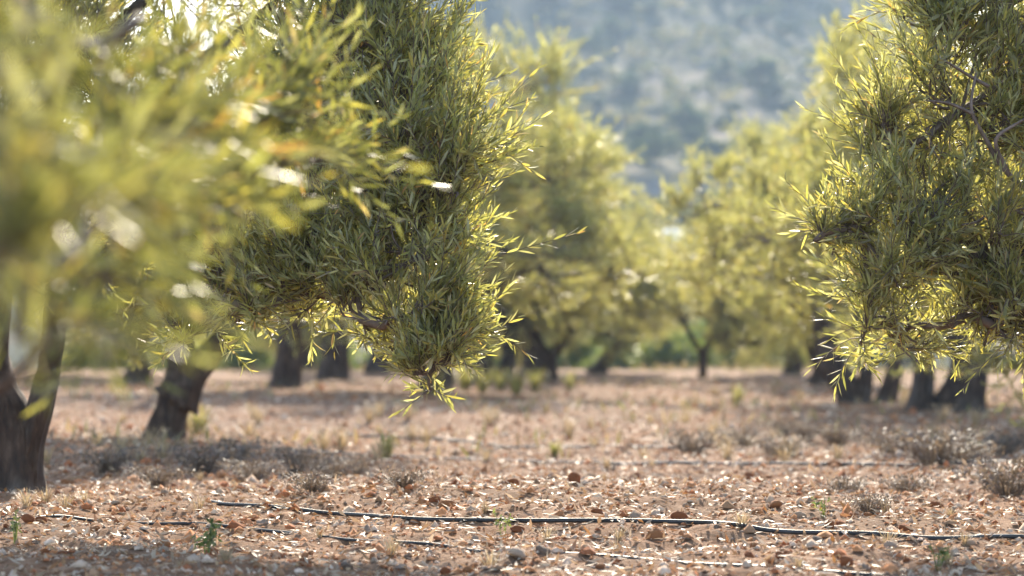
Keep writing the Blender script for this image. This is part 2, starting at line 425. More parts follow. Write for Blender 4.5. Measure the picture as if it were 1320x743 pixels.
# --- left tree whose branches hang in the plane of focus
def lob(px, py, d, r, dens=13500): return (at(px, py, d), r, dens)
gz = lambda x, y: float(terrain(x, y))
bx, by = -2.02, 9.74
base = (bx, by, gz(bx, by) - .05); fork = np.array([-1.95, 9.66, 1.05])
lobes = [lob(480, 30, 8.0, .25), lob(520, 110, 8.0, .21), lob(520, 180, 7.9, .26), lob(548, 255, 7.85, .25), lob(535, 335, 7.8, .20), lob(530, 405, 7.75, .155), lob(460, 370, 7.95, .12), lob(555, 465, 7.7, .095), lob(556, 482, 7.68, .07, 16000), lob(575, 470, 7.7, .07, 15000), lob(590, 440, 7.72, .07),
         lob(520, 440, 7.9, .08), lob(440, 270, 8.1, .23), lob(430, 120, 8.3, .30), lob(405, 335, 8.1, .17), lob(415, 380, 8.05, .09), lob(375, 385, 8.1, .11), lob(335, 395, 8.15, .12), lob(465, 410, 7.9, .09), lob(300, 330, 8.4, .24),
         lob(265, 410, 8.5, .12), lob(300, 400, 8.3, .13), lob(350, 350, 8.2, .14), lob(245, 430, 8.4, .08), lob(290, 225, 8.8, .30, 7000), lob(180, 260, 8.9, .32, 6000), lob(500, -70, 8.1, .24), lob(490, -70, 8.4, .30, 8000), lob(60, 300, 9.2, .35, 6000), lob(90, 90, 9.2, .38, 7000), lob(170, 150, 9.0, .22, 7000), lob(0, 180, 9.3, .4, 6000),
         ((-2.2, 9.7, 2.35), .85, 4200), ((-1.15, 9.3, 2.85), .6, 4200), ((-2.7, 10.6, 2.1), .8, 3600), ((-2.4, 8.7, 2.0), .6, 4200),
         ((-3.2, 9.4, 1.9), .75, 3600), ((-1.5, 10.4, 2.2), .65, 4200), ((-.55, 8.6, 2.15), .45, 5200), ((-1.5, 9.6, 3.1), .6, 3500), ((-2.1, 9.2, 1.75), .45, 5000)]
b0 = np.array(base)
stems = [([b0, b0 + [.0, 0, .3], b0 + [-.10, -.02, .6], b0 + [-.02, -.05, 1.1]], .105, .085),
         ([b0 + [.06, 0, 0], b0 + [.08, -.03, .25], b0 + [.17, -.05, .6], b0 + [.2, -.06, 1.1]], .055, .045)]
near_tree('olive_tree', 'olive tree with sharp hanging sprays of leaves above the start of the black hose', base, stems, lobes, fork, .058, OLIVE, 11, True, 300)

# --- right tree in the plane of focus
bx, by = 2.95, 8.7
base = (bx, by, gz(bx, by) - .05); b0 = np.array(base); fork = np.array([2.85, 8.62, 1.0])
lobes = [lob(1225, 40, 8.0, .17), lob(1240, 140, 7.95, .28), lob(1150, 185, 7.95, .12), lob(1190, 265, 7.9, .22), lob(1090, 295, 7.85, .105), lob(1050, 310, 7.85, .045), lob(1140, 350, 7.85, .16),
         lob(1115, 420, 7.8, .085), lob(1165, 425, 7.9, .11), lob(1270, 330, 7.9, .26), lob(1285, 420, 7.85, .11), lob(1240, 410, 7.9, .11), lob(1340, 160, 8.1, .34, 8000), lob(1380, 330, 8.0, .3, 8000),
         lob(1300, 10, 8.1, .28), lob(1260, -90, 8.2, .3, 7000), lob(1320, 400, 7.8, .11),
         ((2.5, 8.7, 1.95), .7, 4500), ((3.2, 8.2, 2.2), .8, 3800), ((3.6, 9.2, 2.0), .8, 3600), ((2.9, 7.9, 1.5), .6, 4200), ((3.0, 9.6, 2.4), .75, 3600), ((2.2, 8.1, 2.3), .5, 4600)]
stems = [([b0, b0 + [.02, 0, .35], b0 + [-.06, -.04, .75], fork + [0, 0, .05]], .16, .11), ([b0 + [.1, .02, 0], b0 + [.16, .02, .4], b0 + [.1, -.02, .8], fork + [.14, .0, .12]], .08, .06)]
ex = []
for pts, ra, rb in (([(1345, 262, 7.9), (1300, 225, 7.78), (1268, 175, 7.74), (1252, 140, 7.72), (1258, 95, 7.74)], .010, .004),
                    ([(1300, 225, 7.78), (1283, 182, 7.72), (1310, 160, 7.72), (1330, 150, 7.7)], .008, .003),
                    ([(1256, 148, 7.72), (1225, 134, 7.74), (1195, 130, 7.7)], .007, .003),
                    ([(1275, 112, 7.74), (1245, 95, 7.74), (1212, 75, 7.7)], .007, .003),
                    ([(1345, 285, 7.8), (1290, 268, 7.76), (1262, 285, 7.74), (1240, 290, 7.7)], .007, .003)):
    ex.append((catmull([at(*q) for q in pts], 16), ra, rb))
near_tree('olive_tree', 'olive tree with bare purplish branches showing among sharp grey green leaves', base, stems, lobes, fork, .058, OLIVE, 23, True, 300, extra=ex)

# --- foreground tree, far out of focus
bx, by = -1.75, 3.3
base = (bx, by, gz(bx, by) - .05); b0 = np.array(base); fork = np.array([-1.68, 3.28, .95])
lobes = [lob(10, 90, 2.3, .075, 5500), lob(45, 200, 2.5, .07, 5500), lob(0, 330, 2.3, .07, 6000), lob(60, 30, 3.2, .10, 7500), lob(125, 75, 3.6, .09, 7000), lob(20, 430, 2.8, .06, 6000), lob(0, 500, 3.4, .03, 4000),
         lob(150, 140, 3.6, .12, 6000), lob(185, 260, 3.9, .13, 6500), lob(110, 400, 3.8, .06, 6000), lob(110, 250, 3.2, .10, 5500), lob(95, 340, 3.3, .08, 5500),
         lob(290, 180, 4.9, .17, 7500), lob(360, 150, 5.1, .09, 7500), lob(395, 205, 5.1, .07, 7000), lob(262, 270, 4.8, .10, 6500), lob(335, 265, 5.1, .09, 6500),
         lob(225, 125, 4.5, .10, 7000), lob(390, 120, 5.2, .05, 6000), lob(420, 190, 5.2, .03, 5000),
         ((-1.5, 3.3, 1.7), .45, 4500), ((-2.2, 3.4, 1.8), .6, 3500), ((-1.7, 2.6, 1.6), .5, 4000), ((-1.9, 4.1, 1.9), .55, 4000), ((-1.35, 4.7, 1.6), .25, 5000), ((-1.1, 2.3, 1.35), .3, 5000), ((-1.2, 3.9, 1.6), .3, 5000)]
stems = [([b0, b0 + [.0, 0, .35], b0 + [.06, -.02, .7], fork], .14, .10)]
near_tree('olive_tree', 'heavily blurred olive tree with yellow and orange tinged leaves overhanging beside the hose', base, stems, lobes, fork, .062, WARM, 37, False, 300, upb=.25, r_limb=.011)

# --- trees further down the rows: a few crowns shared, each with its own trunk
POOL = []
for v in range(4):
    rg = np.random.default_rng(100 + v); lb = []
    for k in range(20):
        a = k * 2.399 + v; rr = rg.uniform(.45, 1.35) if k else .2
        zz = rg.uniform(1.0, 2.9) if k > 8 else rg.uniform(.72, 1.6)
        rr *= (1.1 if zz < 1.6 else .85 if zz < 2.4 else .6)
        lb.append(((rr * math.cos(a), rr * math.sin(a), zz), rg.uniform(.38, .62), 4600))
    lb += [((rg.uniform(-.4, .4), rg.uniform(-.4, .4), 2.0), .7, 3000), ((0, 0, 2.9), .42, 3400)]
    lv, tw, limbs = crown(200 + v, lb, (0, 0, .85), .070, OLIVE, False, .45, .055)
    V, F, C = leaf_mesh_arrays(*lv, False)
    lm = []
    for pth, ra, rb in limbs:
        mb = MB(); tube(mb, pth, np.linspace(ra, rb, len(pth)), 7, .35, v); lm.append(mb.mesh('limb', M_bark, True))
    POOL.append((mesh_np('foliage', V, F, M_leaf, C), tw.mesh('twig_network', M_twig), lm))
def row_tree(x, y, label, v, rz, stems, seed, sc=1.0, off=(0, 0), group=None, szs=1.0, lift=0.0):
    """stems: relative points; the crown sits above (off) from the foot of the trunk"""
    z = gz(x, y) - .06
    root = bpy.data.objects.new('olive_tree', None); COL.objects.link(root); root.location = (x, y, z); tag(root, label, 'tree', group)
    for mb in stems_mesh([([np.array(p_, float) for p_ in pts], a0, a1) for pts, a0, a1 in stems], seed, .6):
        obj('trunk', mb.mesh('trunk', M_bark, True), root)
    fo, tw, lm = POOL[v]; L = (off[0], off[1], .05 + lift); s3 = (sc, sc, sc * szs)
    tag(obj('foliage', fo, root, L, rz, s3), kind='stuff'); tag(obj('twig_network', tw, root, L, rz, s3), kind='stuff')
    for q in lm: obj('limb', q, root, L, rz, s3)
    return root
def st(lean=(0, 0), r0=.16, r1=.11, h=.95, dx=0.0, wob=.05, s=1):
    return ([(dx, 0, 0), (dx + lean[0] * .3 + wob * s, 0, h * .33), (dx + lean[0] * .7 - wob * s, lean[1] * .5, h * .7), (lean[0] + dx * .4, lean[1], h)], r0, r1)
f = foot(208, 566)
row_tree(f[0], f[1], 'olive tree with leaning forked dark trunk, its foot in a patch of shade', 0, .6,
         [([(0, 0, 0), (.06, 0, .2), (.12, 0, .40), (.14, 0, .6), (.10, 0, 1.15)], .11, .075), ([(.10, 0, .30), (.24, 0, .52), (.42, 0, .76), (.60, 0, 1.2)], .09, .06)], 3, .95, (.35, 0), None, .76, .40)
row_tree(-.93, 29, 'olive tree with tall rounded crown behind the hanging sharp sprays', 1, 1.9, [st((.05, 0), .17, .12)], 4, 1.5, (.38, 0), None, .86)
f = foot(366, 500); row_tree(f[0], f[1], 'olive tree with slim straight trunk flaring at its foot', 2, .3, [st((.02, 0), .14, .12, 1.9)], 5, 1.05, lift=.85)
f = foot(430, 490); row_tree(f[0], f[1], 'olive tree with the thickest straight trunk, widening upwards to its fork', 3, 2.2, [st((.0, 0), .22, .24, 1.9, wob=.03)], 6, 1.15, lift=.9)
f = foot(486, 480); row_tree(f[0], f[1], 'olive tree with dark trunk standing beside the thickest straight trunk', 0, 3.7, [st((.1, 0), .18, .15, 1.8)], 7, 1.15, lift=.8)
f = foot(632, 494); row_tree(f[0], f[1], 'olive tree standing on two dark stems, one leaning', 2, 4.4, [st((-.08, 0), .15, .12, 1.0, -.12), st((.30, 0), .13, .10, 1.05, .12)], 8, 1.15, (.3, 0))
f = foot(705, 492); row_tree(f[0], f[1], 'olive tree with short trunk dividing into a clear letter Y', 1, 5.1,
    [([(0, 0, 0), (.02, 0, .25), (.0, 0, .5)], .14, .15), ([(0, 0, .42), (-.16, 0, .7), (-.34, 0, 1.1)], .09, .07), ([(0, 0, .42), (.2, 0, .66), (.42, 0, .95)], .09, .07)], 9, 1.3, (.3, 0), lift=.1)
f = foot(688, 481); row_tree(f[0], f[1], 'olive tree with reddish brown trunk behind the two stemmed tree', 3, .9, [st((.05, 0), .22, .2)], 10, 1.3)
f = foot(768, 483); row_tree(f[0], f[1], 'olive tree with one long brown trunk slanting over bright shrubs', 0, 2.9, [([(0, 0, 0), (.2, 0, .3), (.42, 0, .6), (.62, 0, 1.0)], .13, .10)], 11, .8, (.08, 0), lift=.05)
f = foot(906, 492); row_tree(f[0], f[1], 'olive tree with thin pale forked trunk in front of bright shrubs', 2, 1.4,
    [([(0, 0, 0), (.0, 0, .3), (.02, 0, .55)], .065, .065), ([(0, 0, .5), (-.15, 0, .75), (-.36, 0, 1.1)], .045, .035), ([(0, 0, .5), (.16, 0, .8), (.3, 0, 1.1)], .045, .035)], 12, .9, (.8, 0), None, .95, -.1)
# right hand row
row_tree(3.75, 15.6, 'olive tree between the bare branched tree and the thick double trunk', 3, 3.3, [st((-.05, 0), .17, .13)], 13, .92, (-.15, 0))
f = foot(1228, 531); row_tree(f[0], f[1], 'olive tree with very broad dark trunk and a slimmer stem beside it', 1, .2,
    [st((.14, 0), .165, .13, 1.4, 0, .08), st((.02, 0), .08, .07, 1.4, -.32, .05)], 14, 1.08, lift=.34)
f = foot(1098, 519); row_tree(f[0], f[1], 'olive tree spreading from a cluster of three dark low stems', 0, 5.5,
    [([(0, 0, 0), (-.08, 0, .25), (-.24, 0, .5), (-.36, 0, 1.25)], .14, .10), st((.05, .1), .085, .075, 1.35, .10), st((.16, 0), .08, .065, 1.35, .36, .05)], 15, 1.14, lift=.28)
row_tree(4.3, 34, 'olive tree with low round crown behind the three stemmed cluster', 2, 2.0, [st((.05, 0), .16, .12)], 16, 1.1)
row_tree(5.2, 45, 'olive tree hidden behind the low round crown', 3, 4.2, [st((.0, 0), .15, .12)], 17, 1.0)
row_tree(-7.0, 45, 'olive tree deep in the orchard behind the leaning forked trunk', 1, 3.0, [st((.0, 0), .18, .14)], 18, 1.1)
row_tree(-5.9, 38, 'olive tree with shaded trunk behind the slim straight trunk', 0, 1.2, [st((.1, 0), .17, .14)], 19, 1.0)
row_tree(-8.4, 33, 'olive tree at the shaded far side of the leaning forked trunk', 2, 5.0, [st((.0, 0), .17, .14)], 20, 1.0)
row_tree(-4.6, 54, 'olive tree at the end of the orchard behind the dark trunks', 3, 2.5, [st((.1, 0), .16, .12)], 21, 1.0)
row_tree(8.3, 30, 'olive tree in the next row beyond the very broad dark trunk', 0, 1.5, [st((.1, 0), .16, .12)], 22, 1.0)
row_tree(.2, 57, 'olive tree closing the orchard behind the letter Y trunk', 1, .5, [st((.0, 0), .15, .12)], 24, .95)

# ------------------------------------------------------------------ things on the ground
RG = np.random.default_rng(5)
def rocky(seed, sub=1):
    import bmesh
    bm = bmesh.new(); bmesh.ops.create_icosphere(bm, subdivisions=sub, radius=1.0)
    rg = np.random.default_rng(seed); V = np.array([v.co[:] for v in bm.verts]); F = np.array([[v.index for v in f_.verts] for f_ in bm.faces]); bm.free()
    for _ in range(7):                                  # flatten against random planes for facets
        d = nrm(rg.normal(size=3)); h = rg.uniform(.45, .85); s = V @ d; V = V - np.maximum(s - h, 0)[:, None] * d
    V = V * (1 + rg.normal(0, .06, (len(V), 1))) * np.array([1, rg.uniform(.65, .95), rg.uniform(.5, .8)])
    return V, F
SCOL = {'red': (.30, .105, .042), 'orange': (.38, .17, .075), 'pale': (.48, .345, .25), 'grey': (.24, .17, .125)}
SLAB = {'red': 'rusty red field stone', 'orange': 'orange brown clod of earth', 'pale': 'pale limestone lump', 'grey': 'grey brown half sunk stone'}
def where(y):
    return 'in front of the thin dark hose' if y < 7.45 else 'between the thin and thick black hoses' if y < 8.45 else 'just behind the thick black hose' if y < 10 else 'near the dusty hoses further back'
SMESH = {k: [] for k in SCOL}
for q, k in enumerate(SCOL):
    for s in range(4):
        V, F = rocky(40 + q * 5 + s, 2); SMESH[k].append(mesh_np('field_stone', V, F, M_stone, np.broadcast_to(np.array(SCOL[k]), V.shape)))
def stone(x, y, r, k, cat='stone'):
    o = obj('field_stone', SMESH[k][RG.integers(4)]); o.location = (x, y, gz(x, y) + r * .25)
    o.rotation_euler = (RG.normal(0, .25), RG.normal(0, .25), RG.uniform(0, 6.28)); s = r * RG.uniform(.85, 1.15, 3); o.scale = s
    lb = ('large ' if r > .030 else 'fist sized ' if r > .019 else 'small ') + SLAB[k] + ' ' + where(y)
    tag(o, lb, 'stone', lb)
for px, py, r, k in ((728, 697, 10, 'red'), (1205, 656, 12, 'red'), (1168, 683, 12, 'red'), (1157, 650, 9, 'orange'), (628, 727, 10, 'red'), (668, 723, 17, 'pale'), (1148, 706, 12, 'pale'),
                     (845, 695, 14, 'orange'), (575, 656, 14, 'orange'), (660, 628, 12, 'red'), (740, 628, 14, 'red'), (770, 665, 8, 'red'), (305, 716, 12, 'red'), (393, 734, 14, 'red'),
                     (170, 706, 10, 'orange'), (1075, 602, 12, 'orange'), (1140, 632, 10, 'orange'), (1090, 733, 12, 'red'), (965, 620, 10, 'red'), (240, 605, 14, 'pale'), (1205, 713, 11, 'orange'),
                     (990, 620, 8, 'orange'), (1085, 680, 10, 'red'), (450, 732, 12, 'grey'), (1000, 655, 12, 'orange'), (560, 650, 9, 'red'), (935, 640, 9, 'pale')):
    p_ = foot(px, py); stone(p_[0], p_[1], r / (FPX / p_[1]), k)
KS = list(SCOL)
for q in range(265):
    y = math.exp(RG.uniform(math.log(6.6), math.log(13.5))); x = RG.uniform(-.215, .215) * y
    stone(x, y, RG.choice([.010, .013, .017, .023, .031], p=[.28, .3, .24, .13, .05]) * (y / 8) ** .4, KS[RG.choice(4, p=[.33, .35, .2, .12])])
def scatter(n, y0, y1, half=.23, extra=1.2):
    y = np.exp(RG.uniform(math.log(y0), math.log(y1), n)); x = RG.uniform(-1, 1, n) * (half * y + extra)
    return x, y, terrain(x, y)
# gravel nobody could count
n = 56000; x, y, z = scatter(n, 5.2, 34)
BV, BF = rocky(3, 1); BV = np.array([(1, 0, 0), (-1, 0, 0), (0, 1, 0), (0, -1, 0), (0, 0, 1), (.3, .2, -.6), (.6, .6, .45), (-.6, .55, .4), (-.55, -.6, .45), (.6, -.55, .35)]) 
BF = np.array([(0, 6, 4), (6, 2, 4), (2, 7, 4), (7, 1, 4), (1, 8, 4), (8, 3, 4), (3, 9, 4), (9, 0, 4), (0, 2, 6), (2, 1, 7), (1, 3, 8), (3, 0, 9)])
a = RG.uniform(0, 6.283, n); r = RG.lognormal(math.log(.0056), .58, n).clip(.003, .026) * (y / 7.5) ** .5
V = BV[None] * (1 + RG.normal(0, .22, (n, len(BV), 3))); V = V * r[:, None, None] * RG.uniform(.6, 1.2, (n, 1, 3))
V = np.stack([V[..., 0] * np.cos(a)[:, None] - V[..., 1] * np.sin(a)[:, None], V[..., 0] * np.sin(a)[:, None] + V[..., 1] * np.cos(a)[:, None], V[..., 2]], -1)
V = V + np.stack([x, y, z + r * .15], -1)[:, None, :]
cc = np.array([SCOL['red'], SCOL['orange'], SCOL['pale'], SCOL['grey'], (.30, .175, .10)])[RG.choice(5, n, p=[.17, .33, .28, .04, .18])] * RG.uniform(.95, 1.6, (n, 1))
F = (np.arange(n)[:, None, None] * len(BV) + BF[None]).reshape(-1, 3)
tag(obj('gravel', mesh_np('gravel', V.reshape(-1, 3), F, M_stone, np.repeat(cc, len(BV), 0))), 'small reddish gravel and clods strewn over the orchard soil', 'gravel', kind='stuff')
# fallen leaves
n = 64000; x, y, z = scatter(n, 5.2, 40)
D = nrm(np.stack([RG.normal(size=n), RG.normal(size=n), RG.normal(0, .28, n)], -1)); Nn = np.stack([RG.normal(0, .5, n), RG.normal(0, .5, n), np.ones(n)], -1)
Nn = nrm(Nn - D * (Nn * D).sum(-1, keepdims=True)); L = RG.uniform(.018, .05, n) * (y / 8) ** .25
B = np.stack([x, y, z + .006 + RG.uniform(0, .008, n)], -1) - D * (L / 2)[:, None] * np.array([1, 1, .3])
col = np.array([(.38, .26, .16), (.47, .35, .23), (.30, .16, .08), (.25, .17, .11), (.56, .45, .33), (.34, .18, .07)])[RG.choice(6, n, p=[.25, .2, .2, .15, .12, .08])] * RG.uniform(.75, 1.2, (n, 1))
V, F, C = leaf_mesh_arrays(B, D, Nn, L, L * RG.uniform(.09, .16, n), RG.normal(.05, .22, n), col, False)
tag(obj('leaf_litter', mesh_np('leaf_litter', V, F, M_litter, C)), 'dry curled olive leaves littering the stony soil', 'leaf litter', kind='stuff')

# drip irrigation hoses
def hose(pts, r, m_, label, seed, sink=0.0, wob=.012):
    rg = np.random.default_rng(seed); P3 = np.array([foot(*q) for q in pts]); n = 150
    c = catmull(P3, n); c[:, 0] += 0; s = np.linspace(0, 1, n)
    c[:, 1] += wob * 2 * vnoise(s * 14, s * 0 + seed, seed)
    zz = terrain(c[:, 0], c[:, 1]); zs = np.array([zz[max(0, i - 5):i + 6].max() * .75 + zz[max(0, i - 5):i + 6].mean() * .25 for i in range(n)])
    k = np.hanning(19)[1:-1]; k = k / k.sum(); zs = np.convolve(np.pad(zs, 8, 'edge'), k, 'valid')
    c[:, 2] = zs + r * .8 - sink * (.5 + vnoise(s * 7, s * 0 + .5, seed + 1))
    mb = MB(); tube(mb, c, r, 10)
    o = obj('irrigation_hose', mb.mesh('irrigation_hose', m_, True)); tag(o, label, 'hose', 'drip irrigation hoses')
    return o, c
hose([(270, 648), (300, 653), (370, 659), (440, 668), (540, 674), (650, 676), (770, 676), (880, 679), (950, 686), (1010, 691), (1120, 695), (1220, 698), (1330, 700), (1480, 706)], .0074, M_hose,
     'thick black irrigation hose running unbroken across the stony soil', 1)
hose([(-160, 668), (0, 671), (80, 671), (130, 673), (200, 677), (270, 681), (350, 687), (420, 694), (480, 701), (560, 706), (625, 712), (700, 713), (790, 718), (870, 725), (960, 732), (1080, 740), (1200, 748)], .0056, M_hose,
     'thin dark irrigation hose half buried under litter by the green weed', 2, .018)
hose([(440, 560), (500, 565), (560, 568), (620, 574), (720, 577), (850, 579), (960, 581)], .010, M_hose2, 'dusty grey hose lying by the yellowish grass tuft', 3, .012)
hose([(280, 578), (420, 586), (560, 592), (700, 597), (790, 599), (900, 600), (1010, 600), (1120, 601), (1220, 602), (1400, 606)], .010, M_hose2, 'long dusty hose passing below the grey dry bushes', 4, .012)

# weeds, dry tufts and bushes
def tuft_mesh(name, seed, nb, h, spread, cols, m_, wd=.0035, leafy=0):
    rg = np.random.default_rng(seed); mb = MB()
    for k in range(nb):
        a = rg.uniform(0, 6.283); hh = h * rg.uniform(.5, 1.05); sp = spread * rg.uniform(.2, 1); c = np.array(cols[rg.integers(len(cols))]) * rg.uniform(.8, 1.2)
        d = np.array([math.cos(a), math.sin(a), 0]); b_ = d * rg.uniform(0, spread * .2)
        pth = np.array([b_, b_ + d * sp * .3 + [0, 0, hh * .5], b_ + d * sp * .7 + [0, 0, hh * .85], b_ + d * sp + [0, 0, hh * rg.uniform(.75, 1.05)]])
        sd_ = np.array([-d[1], d[0], 0]) * wd; w = [1, .9, .6, .1]
        V = np.concatenate([[p_ - sd_ * q, p_ + sd_ * q] for p_, q in zip(pth, w)])
        mb.add(V, np.array([(0, 1, 3, 2), (2, 3, 5, 4), (4, 5, 7, 6)]), None, c)
        if leafy:
            m_l = leafy; tt = rg.uniform(.25, 1, m_l); B_ = np.stack([np.interp(tt, [0, .33, .66, 1], pth[:, i]) for i in range(3)], -1)
            D_ = nrm(rg.normal(size=(m_l, 3)) + [0, 0, .5]); N_ = rg.normal(size=(m_l, 3)); N_ = nrm(N_ - D_ * (N_ * D_).sum(-1, keepdims=True))
            L_ = h * rg.uniform(.14, .26, m_l); V, F, C = leaf_mesh_arrays(B_, D_, N_, L_, L_ * .17, rg.normal(0, .1, m_l), np.broadcast_to(c, (m_l, 3)) * rg.uniform(.8, 1.2, (m_l, 1)), False)
            mb.add(V, None, F, C)
    return mb.mesh(name, m_)
GREEN = [(.07, .105, .04), (.11, .14, .05), (.16, .175, .07)]; STRAW = [(.42, .33, .2), (.5, .4, .26), (.33, .25, .17)]; GREY = [(.14, .11, .09), (.19, .15, .125), (.10, .08, .065), (.22, .17, .125)]
YELL = [(.26, .225, .095), (.33, .28, .14), (.17, .175, .07)]
def place(name, me, px, py, label, cat, group=None, sc=1.0):
    p_ = foot(px, py); o = obj(name, me, None, (p_[0], p_[1], gz(p_[0], p_[1]) - .004), RG.uniform(0, 6.28), sc); tag(o, label, cat, group); return o
wm = [tuft_mesh('weed', 60, 9, .11, .045, GREEN, M_weed, .0018, 9), tuft_mesh('weed', 61, 7, .10, .05, GREEN, M_weed, .0018, 6), tuft_mesh('weed', 62, 8, .09, .05, GREEN + YELL, M_weed, .002, 7)]
place('weed', wm[0], 266, 718, 'small dark green leafy weed in front of the thin hose', 'weed', None, 1.15)
place('weed', wm[1], 650, 690, 'thin pale green seedling growing at the thick black hose', 'weed', None, .95)
place('weed', wm[2], 1208, 738, 'low green weed in front of the thick hose near a pale stone', 'weed', None, .95)
place('weed', wm[1], 20, 705, 'spindly grey green weed below the foreground leaves', 'weed', None, 1.0)
place('weed', wm[2], 1062, 668, 'dull green weed in the shade behind the thick hose', 'weed', None, .9)
ym = [tuft_mesh('grass_tuft', 64 + k, 60, .16, .12, YELL, M_weed, .003) for k in range(2)]
place('grass_tuft', ym[0], 498, 592, 'yellowish green grass tuft by the dusty hoses', 'grass tuft', None, 1.1)
place('grass_tuft', ym[1], 255, 560, 'pale green grass tuft at the foot of the leaning trunk', 'grass tuft', None, 1.5)
place('grass_tuft', ym[0], 715, 588, 'small green tuft between two dusty hoses', 'grass tuft', None, .7)
place('grass_tuft', ym[1], 950, 522, 'yellow grass tuft standing alone in the open lane', 'grass tuft', None, 1.6)
for px, py, s in ((600, 503, 2.4), (622, 507, 2.2), (645, 503, 2.0), (666, 509, 2.2), (690, 505, 2.0), (560, 508, 2.0), (735, 503, 1.6), (580, 500, 2.0)):
    place('grass_tuft', ym[RG.integers(2)], px, py, 'yellow green grass clump in the strip before the two stemmed tree', 'grass tuft', 'grass clumps before the two stemmed tree', s)
dm = [tuft_mesh('dry_bush', 70 + k, 190, .15, .27, GREY, M_dry, .0016, 2) for k in range(3)]
sm_ = [tuft_mesh('dry_grass_tuft', 75 + k, 46, .11, .10, STRAW, M_dry, .002) for k in range(3)]
for px, py, s, lb in ((893, 586, 1.15, 'grey dry bush standing by itself above the long dusty hose'), (1003, 590, 1.0, 'low grey dry bush beside the long dusty hose'),
                      (1298, 640, 1.2, 'brown dry weed with upright stalks behind the thick black hose'), (1203, 602, 1.4, 'dark dry bush with a tall stalk by the dusty hose end')):
    place('dry_bush', dm[RG.integers(3)], px, py, lb, 'dry bush', None, s)
for px, py, s in ((385, 612, .9), (430, 620, .9), (330, 622, .8), (265, 612, 1.0), (300, 600, 1.0), (460, 610, .7), (140, 610, .9), (205, 630, .7), (520, 632, .6), (400, 640, .6)):
    place('dry_bush', dm[RG.integers(3)], px, py, 'low grey dry bush in the shade before the leaning trunk', 'dry bush', 'dry bushes shaded by the leaning tree', s)
for px, py, s in ((1090, 640, .6), (1170, 640, .7), (1120, 660, .5), (1240, 600, .9), (1150, 585, 1.0), (1080, 575, 1.0), (1040, 570, .9), (1290, 590, 1.0), (960, 574, .9), (1010, 560, .9)):
    place('dry_bush', dm[RG.integers(3)], px, py, 'low grey dry bush in the shade of the broad trunked tree', 'dry bush', 'dry bushes shaded by the broad trunked tree', s)
for q in range(120):
    py = RG.uniform(495, 600) if q < 95 else RG.uniform(600, 735); px = RG.uniform(-20, 1340)
    wh = 'in the lane before the far trunks' if py < 530 else 'behind the dusty hoses' if py < 575 else 'between the dusty hoses and the thick hose' if py < 660 else 'by the black hoses'
    place('dry_grass_tuft', sm_[RG.integers(3)], px, py, 'straw coloured dry grass tuft ' + wh, 'grass tuft', 'straw tufts ' + wh, RG.uniform(.7, 1.5) if q < 95 else RG.uniform(.35, .7))
for px, py, s in ((60, 652, .7), (85, 655, .6), (35, 655, .7), (110, 650, .6)):
    place('dry_grass_tuft', sm_[RG.integers(3)], px, py, 'rusty straw tuft at the foot of the bole behind the blurred leaves', 'grass tuft', 'straw tufts round the bole', s)

# thin dry grass over the far part of the lane and along its end
n = 15000; y = np.where(RG.random(n) < .55, RG.uniform(47, 61.5, n), RG.uniform(14, 50, n)); x = RG.uniform(-1, 1, n) * (.24 * y + 2)
ok = vnoise(x / 1.6, y / 2.6, 51) + .5 * vnoise(x / .5, y / .9, 52) > RG.uniform(-.2, .35, n); x, y = x[ok], y[ok]; n = len(x)
B = np.stack([x, y, terrain(x, y) - .01], -1); D = nrm(np.stack([RG.normal(0, .35, n), RG.normal(0, .35, n), np.ones(n)], -1)); Nn = nrm(RG.normal(size=(n, 3))); Nn = nrm(Nn - D * (Nn * D).sum(-1, keepdims=True))
L = RG.uniform(.05, .16, n) * np.where(y > 50, 1.7, 1.0); cc = np.array([(.36, .28, .15), (.28, .24, .10), (.22, .17, .11), (.20, .205, .07)])[RG.choice(4, n, p=[.35, .25, .2, .2])] * RG.uniform(.75, 1.2, (n, 1))
V, F, C = leaf_mesh_arrays(B, D, Nn, L, L * RG.uniform(.05, .12, n), RG.normal(0, .2, n), cc, False)
tag(obj('dry_grass', mesh_np('dry_grass', V, F, M_dry, C)), 'thin straw and yellow green grass over the far orchard lane', 'grass', kind='stuff')

# ------------------------------------------------------------------ beyond the orchard
def clump_mesh(name, seed, nq, ls, cols, squash=.75):
    rg = np.random.default_rng(seed); cl = nrm(rg.normal(size=(14, 3))) * rg.uniform(.25, .75, (14, 1)); k = rg.integers(0, 14, nq)
    P_ = (cl[k] + nrm(rg.normal(size=(nq, 3))) * rg.uniform(.1, .36, (nq, 1))) * [1, 1, squash] + [0, 0, squash * .8]
    P_[:, 2] = np.maximum(P_[:, 2], .02)
    D_ = nrm(rg.normal(size=(nq, 3)) + [0, 0, .4]); N_ = rg.normal(size=(nq, 3)); N_ = nrm(N_ - D_ * (N_ * D_).sum(-1, keepdims=True))
    L_ = ls * rg.uniform(.7, 1.4, nq); c = np.array(cols)[rg.integers(0, len(cols), nq)] * rg.uniform(.8, 1.2, (nq, 1))
    V, F, C = leaf_mesh_arrays(P_, D_, N_, L_, L_ * .3, rg.normal(0, .1, nq), c, False); return mesh_np(name, V, F, M_weed, C)
BR = [(.15, .17, .05), (.20, .20, .06), (.10, .13, .04)]; DK = [(.035, .055, .022), (.05, .07, .03), (.065, .085, .04)]; MD = [(.09, .10, .05), (.12, .12, .06), (.07, .085, .045)]
bsh = [clump_mesh('foliage', 80 + k, 2600, .11, BR) for k in range(2)]; dsh = [clump_mesh('foliage', 84 + k, 1500, .16, DK, .9) for k in range(3)]; msh = [clump_mesh('foliage', 88 + k, 900, .2, MD, .6) for k in range(3)]
